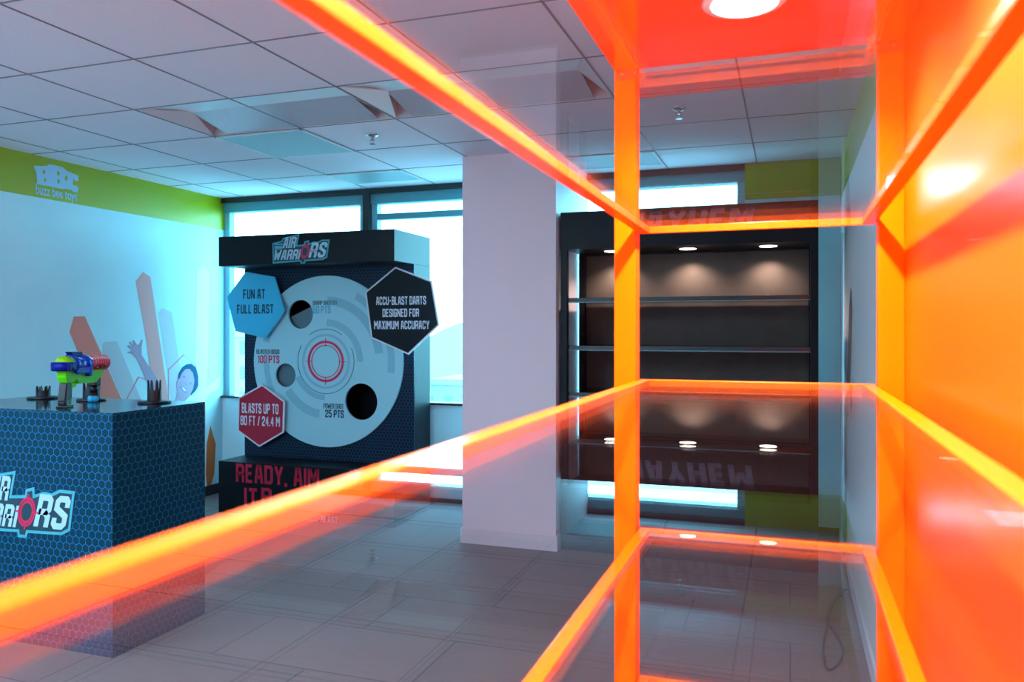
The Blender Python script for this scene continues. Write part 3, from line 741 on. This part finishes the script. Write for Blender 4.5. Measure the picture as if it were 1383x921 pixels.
def fr(bm):
    prism(bm, [(-.045, AZ-.03), (.06, AZ-.03), (.31, AZ-.036), (.315, AZ-.058), (.27, AZ-.075), (.24, AZ-.100), (.07, AZ-.095), (.045, AZ-.062), (.03, AZ-.085), (-.028, AZ-.085), (-.045, AZ-.055)], -.024, .024)
    bmesh.ops.bevel(bm, geom=bm.edges[:], offset=.003, segments=2, affect='EDGES')
B('frame', 'toy_green', fr)
def guard(bm):
    for k in range(12):
        a0, a1 = math.radians(180+k*15), math.radians(195+k*15)
        c0 = (.052, AZ-.088)
        q = [(c0[0]+.030*math.cos(a0), c0[1]+.024*math.sin(a0)), (c0[0]+.030*math.cos(a1), c0[1]+.024*math.sin(a1)), (c0[0]+.023*math.cos(a1), c0[1]+.018*math.sin(a1)), (c0[0]+.023*math.cos(a0), c0[1]+.018*math.sin(a0))]
        prism(bm, q, -.007, .007)
B('trigger_guard', 'toy_green', guard)
B('trigger', 'toy_black', lambda bm: prism(bm, [(.038, AZ-.062), (.050, AZ-.062), (.046, AZ-.10), (.041, AZ-.10)], -.005, .005))
def grip(bm):
    prism(bm, [(-.030, AZ-.082), (.012, AZ-.082), (.008, .05), (-.002, .006), (-.046, .006), (-.048, .03)], -.021, .021)
    bmesh.ops.bevel(bm, geom=bm.edges[:], offset=.006, segments=3, affect='EDGES')
B('grip', 'toy_black', grip)
B('grip_front', 'toy_green', lambda bm: prism(bm, [(.010, AZ-.082), (.028, AZ-.082), (.022, .05), (.016, .004), (-.002, .004), (.008, .05)], -.014, .014))
B('grip_foot', 'toy_black', lambda bm: box(bm, -.052, .022, -.024, .024, 0, .010, .003))
def fg(bm):
    box(bm, .235, .29, -.022, .022, AZ-.118, AZ-.074, .005)
    cyl(bm, (.262, 0, AZ-.118), (0, 0, -1), .020, .016, .035, 20)
B('foregrip', 'toy_black', fg)

# ================================================================== MURALS AND WALL SIGN
def mpx(pts, ox, oy, sc, X=XL): return [onX(ox+a/sc, oy+b/sc, X) for a, b in pts]
mur = thing('wall_mural', (XL, 5.2, 1.2), 'printed mural of coral bars and a smiling child with raised arms on the left wall', 'wall mural')
ml = (XL, 5.2, 1.2)
def mp(name, m, pts, ox, oy, sc, lay, par=None):
    q = [(a-ml[1], b-ml[2]) for a, b in mpx(pts, ox, oy, sc, XL)]
    return obj(name, M_[m], par or mur, lambda bm: prism(bm, q, 0.0002, .0008*lay, 'YZ'))
A = (70, 350, 4.387)
mp('graphic_bar', 'm_pale', [(300, 500), (320, 490), (385, 487), (640, 1100), (540, 1100), (300, 560)], *A, 1)
mp('graphic_bar', 'm_red', [(130, 340), (195, 338), (532, 1100), (383, 1100), (105, 430)], *A, 2)
mp('graphic_bar', 'm_pale', [(655, 290), (712, 315), (800, 900), (720, 900), (630, 320)], *A, 1)
mp('graphic_bar', 'm_red2', [(540, 75), (583, 105), (640, 480), (730, 1100), (645, 1100), (560, 480), (497, 130)], *A, 2)
mp('graphic_bar', 'm_pale2', [(893, 35), (930, 75), (928, 500), (905, 1100), (870, 1100), (847, 600), (857, 70)], *A, 2)
mp('graphic_bar', 'm_pale', [(955, 275), (980, 305), (975, 600), (932, 600), (930, 310)], *A, 1)
mp('graphic_leaf', 'orange_leaf', [(939, 987), (970, 1097), (961, 1272), (926, 1395), (912, 1272), (917, 1097)], *A, 3)
def pline(pts, w):
    """thin ribbon polygon along a pixel polyline"""
    up = [(x, y) for x, y in pts]; dn = [(x+w*.7, y+w) for x, y in pts[::-1]]
    return up+dn
for pl in ([(440, 828), (510, 695), (570, 712)], [(690, 850), (688, 652), (780, 562), (856, 630)], [(925, 700), (932, 622), (978, 597)]):
    mp('hexagon_outline', 'm_line', pline(pl, 7), *A, 3)
Bc = (160, 440, 7.67)
boy = mp('child_arm', 'skin', [(95, 278), (140, 285), (190, 335), (215, 390), (270, 520), (330, 640), (440, 700), (430, 600), (350, 470), (300, 400), (238, 300), (236, 225), (250, 145), (240, 142), (215, 192), (196, 200), (158, 148), (146, 152), (166, 205), (118, 162), (108, 168), (145, 222), (100, 200), (92, 208), (135, 245), (140, 262), (94, 268)], *Bc, 4)
mp('child_arm', 'shirt', [(660, 790), (760, 730), (860, 680), (1000, 560), (1050, 520), (1040, 640), (940, 700), (880, 790), (800, 900), (600, 900)], *Bc, 4)
hd = mp('child_head', 'skin', [(612, 555), (640, 500), (690, 443), (735, 440), (768, 480), (786, 560), (776, 640), (748, 705), (705, 762), (668, 787), (632, 757), (607, 690), (598, 600)], *Bc, 5)
mp('hair', 'hair', [(615, 552), (625, 490), (660, 430), (705, 398), (750, 392), (798, 430), (822, 520), (822, 620), (796, 672), (750, 718), (742, 712), (770, 650), (784, 570), (770, 490), (735, 446), (690, 447), (652, 490), (630, 545)], *Bc, 6, hd)
mp('eye', 'skin_line', [(660, 520), (678, 518), (692, 535), (680, 540), (664, 532)], *Bc, 6, hd)
mp('eye', 'skin_line', [(732, 590), (745, 586), (755, 604), (744, 610)], *Bc, 6, hd)
mp('nose', 'skin_line', [(682, 590), (690, 600), (705, 608), (698, 614), (684, 602)], *Bc, 6, hd)
mo = mp('mouth', 'skin_line', [(638, 622), (650, 622), (680, 650), (702, 672), (700, 692), (684, 688), (655, 660), (640, 642)], *Bc, 6, hd)
mp('teeth', 'shirt', [(650, 628), (680, 652), (697, 676), (684, 680), (660, 656)], *Bc, 7, hd)
mp('neck', 'skin', [(607, 690), (632, 757), (668, 787), (640, 850), (560, 850), (590, 760)], *Bc, 4, hd)

# wall logo, left
sgl = (XL, *onX(75, 250, XL))
sg = thing('wall_logo', sgl, 'pale blue toy company logo on the green band of the left wall', 'wall logo')
def sp(pts): return [(a-sgl[1], b-sgl[2]) for a, b in mpx(pts, 30, 210, 13.155, XL)]
pale = mat('pale_blue_vinyl', (0.40, 0.70, 0.90), 0.4)
plate = obj('emblem', pale, sg, lambda bm: prism(bm, sp([(205, 182), (440, 188), (455, 158), (520, 158), (720, 210), (800, 280), (990, 360), (995, 455), (935, 450), (905, 395), (895, 520), (975, 545), (998, 600), (970, 660), (900, 640), (880, 615), (760, 590), (700, 595), (560, 560), (245, 505), (262, 480), (255, 350), (235, 265), (215, 240)]), 0.0003, .003, 'YZ'))
for h in ([(355, 255), (385, 262), (402, 290), (400, 325), (368, 325)], [(380, 395), (405, 400), (422, 430), (415, 468), (388, 462)], [(615, 275), (645, 285), (662, 320), (650, 355), (618, 345)], [(618, 415), (648, 425), (662, 460), (650, 500), (620, 490)], [(780, 350), (798, 370), (795, 450), (765, 445), (742, 405)]):
    obj('emblem_counter', M_['green'], plate, lambda bm: prism(bm, sp(h), .003, .0036, 'YZ'))
ty0 = onX(48.2, 255, XL)[0]; ty1 = onX(104, 268, XL)[0]
tz = onX(76, 262, XL)[1]
text_obj('lettering', 'buzz bee toys', ty0, ty1, tz-.048, tz+.045, XL+.0003, pale, sg, sgl, plane='YZ', bold=.012, depth=.002, face=1)
# right wall mural
rml = (XR, 4.5, 1.3)
rm = thing('wall_mural', rml, 'narrow mauve and coral bars printed on the right wall beside the orange unit', 'wall mural')
def rp(name, m, pts, lay):
    q = [(a-rml[1], b-rml[2]) for a, b in mpx(pts, 1100, 300, 4.186, XR)]
    obj(name, M_[m], rm, lambda bm: prism(bm, q, -.0002, -.0008*lay, 'YZ'))
rp('graphic_bar', 'mauve', [(205, 365), (212, 400), (216, 500), (196, 1100), (178, 1100), (198, 480)], 2)
rp('graphic_bar', 'm_pale2', [(182, 570), (188, 620), (180, 1100), (165, 1100)], 1)
rp('graphic_bar', 'm_red2', [(150, 60), (165, 60), (158, 500), (152, 1100), (142, 1100)], 1)
# cable on the floor
cb = bpy.data.curves.new('power_cable', 'CURVE'); cb.dimensions = '3D'; cb.bevel_depth = .006; cb.bevel_resolution = 3
cpts = [(1158, 798), (1140, 795), (1128, 806), (1121, 830), (1114, 836), (1122, 846), (1133, 862), (1141, 880), (1132, 898), (1118, 908), (1112, 893), (1110, 870), (1119, 845), (1121, 815), (1131, 800), (1150, 806)]
s_ = cb.splines.new('NURBS'); s_.points.add(len(cpts)-1); s_.use_endpoint_u = True
for p, (a, b) in zip(s_.points, cpts):
    x, y = onZ(a, b, .007); p.co = (min(x, XR-.03), y, .007, 1)
cme = curve_mesh(cb); bpy.data.curves.remove(cb); cme.name = 'power_cable'; cme.materials.clear(); cme.materials.append(M_['cable'])
co = bpy.data.objects.new('power_cable', cme); C.objects.link(co)
tag(co, 'loose grey power cable looped on the floor by the right wall', 'cable')

# ================================================================== OUTSIDE
def building(x0, x1, y0, y1, zt, lb, wall, win, sx, sz):
    o = thing('office_building', ((x0+x1)/2, (y0+y1)/2, -38), lb, 'building')
    w, d, h = (x1-x0)/2, (y1-y0)/2, zt+38
    m = building_material('facade_'+str(int(x0)), wall, win, sx, sz)
    obj('facade', m, o, lambda bm: box(bm, -w, w, -d, d, 0, h))
    obj('roof_parapet', mat('parapet', tuple(min(1, c*1.1) for c in wall), .8), o, lambda bm: box(bm, -w-.3, w+.3, -d-.3, d+.3, h, h+1.0, .05))
building(-85, -58, 95, 115, 0.5, 'pale hazy office block with a window grid seen through the left window', (.22, .22, .22), (.11, .13, .14), 3.2, 3.6)
building(-56, -44, 120, 140, -7.5, 'low hazy building beyond the left window', (.22, .22, .22), (.14, .15, .16), 3.4, 3.8)
building(-36, -24, 150, 170, -14.0, 'distant hazy building seen low through the window beside the column', (.21, .21, .21), (.15, .16, .16), 4, 4)
def hill(bm):
    n = 40; pts = [(-260, -60)]
    for i in range(n+1):
        x = -260+i*10; pts.append((x, -6-8*math.sin(i*.35)-4*math.sin(i*.9)))
    pts.append((140, -60)); prism(bm, pts, 330, 420)
hl = obj('hillside', mat('hazy_hill', (.26, .28, .27), .9), None, hill); tag(hl, kind='structure')
gr = obj('ground', mat('hazy_ground', (.38, .38, .38), .9, noise=.2, nscale=.05), None, lambda bm: box(bm, -500, 400, 8, 700, -39, -38)); tag(gr, kind='structure')

# ================================================================== LIGHT
w = bpy.data.worlds.new('sky'); bpy.context.scene.world = w; w.use_nodes = True
bg = w.node_tree.nodes['Background']; bg.inputs['Color'].default_value = (0.23, 0.75, 1.0, 1); bg.inputs['Strength'].default_value = 14
for (x0, x1) in ((XL, MX), (MX, CX0), (CX1, WX1)):
    L = bpy.data.lights.new('window_portal', 'AREA'); L.shape = 'RECTANGLE'; L.size = x1-x0; L.size_y = VAL-SILL
    L.cycles.is_portal = True
    o = bpy.data.objects.new('window_portal', L); C.objects.link(o)
    o.location = ((x0+x1)/2, YF+.15, (VAL+SILL)/2); o.rotation_euler = (math.radians(-90), 0, 0)

# ================================================================== CAMERA
cam = bpy.data.cameras.new('camera'); co = bpy.data.objects.new('camera', cam); C.objects.link(co)
cam.sensor_width = 36; cam.lens = F/1383*36; cam.shift_y = -14.5/1383
cam.clip_start = 0.02; cam.clip_end = 2000
co.location = (0, 0, HC); co.rotation_euler = (math.pi/2, 0, math.atan2(ST, CT))
cam.dof.use_dof = True; cam.dof.focus_distance = 3.6; cam.dof.aperture_fstop = 4.6
sc = bpy.context.scene; sc.camera = co
sc.view_settings.view_transform = 'Standard'; sc.view_settings.look = 'None'; sc.view_settings.gamma = 1
sc.view_settings.use_curve_mapping = False; sc.view_settings.exposure = 0.15
sc.cycles.max_bounces = 10; sc.cycles.transparent_max_bounces = 32; sc.cycles.glossy_bounces = 6
sc.cycles.sample_clamp_indirect = 8
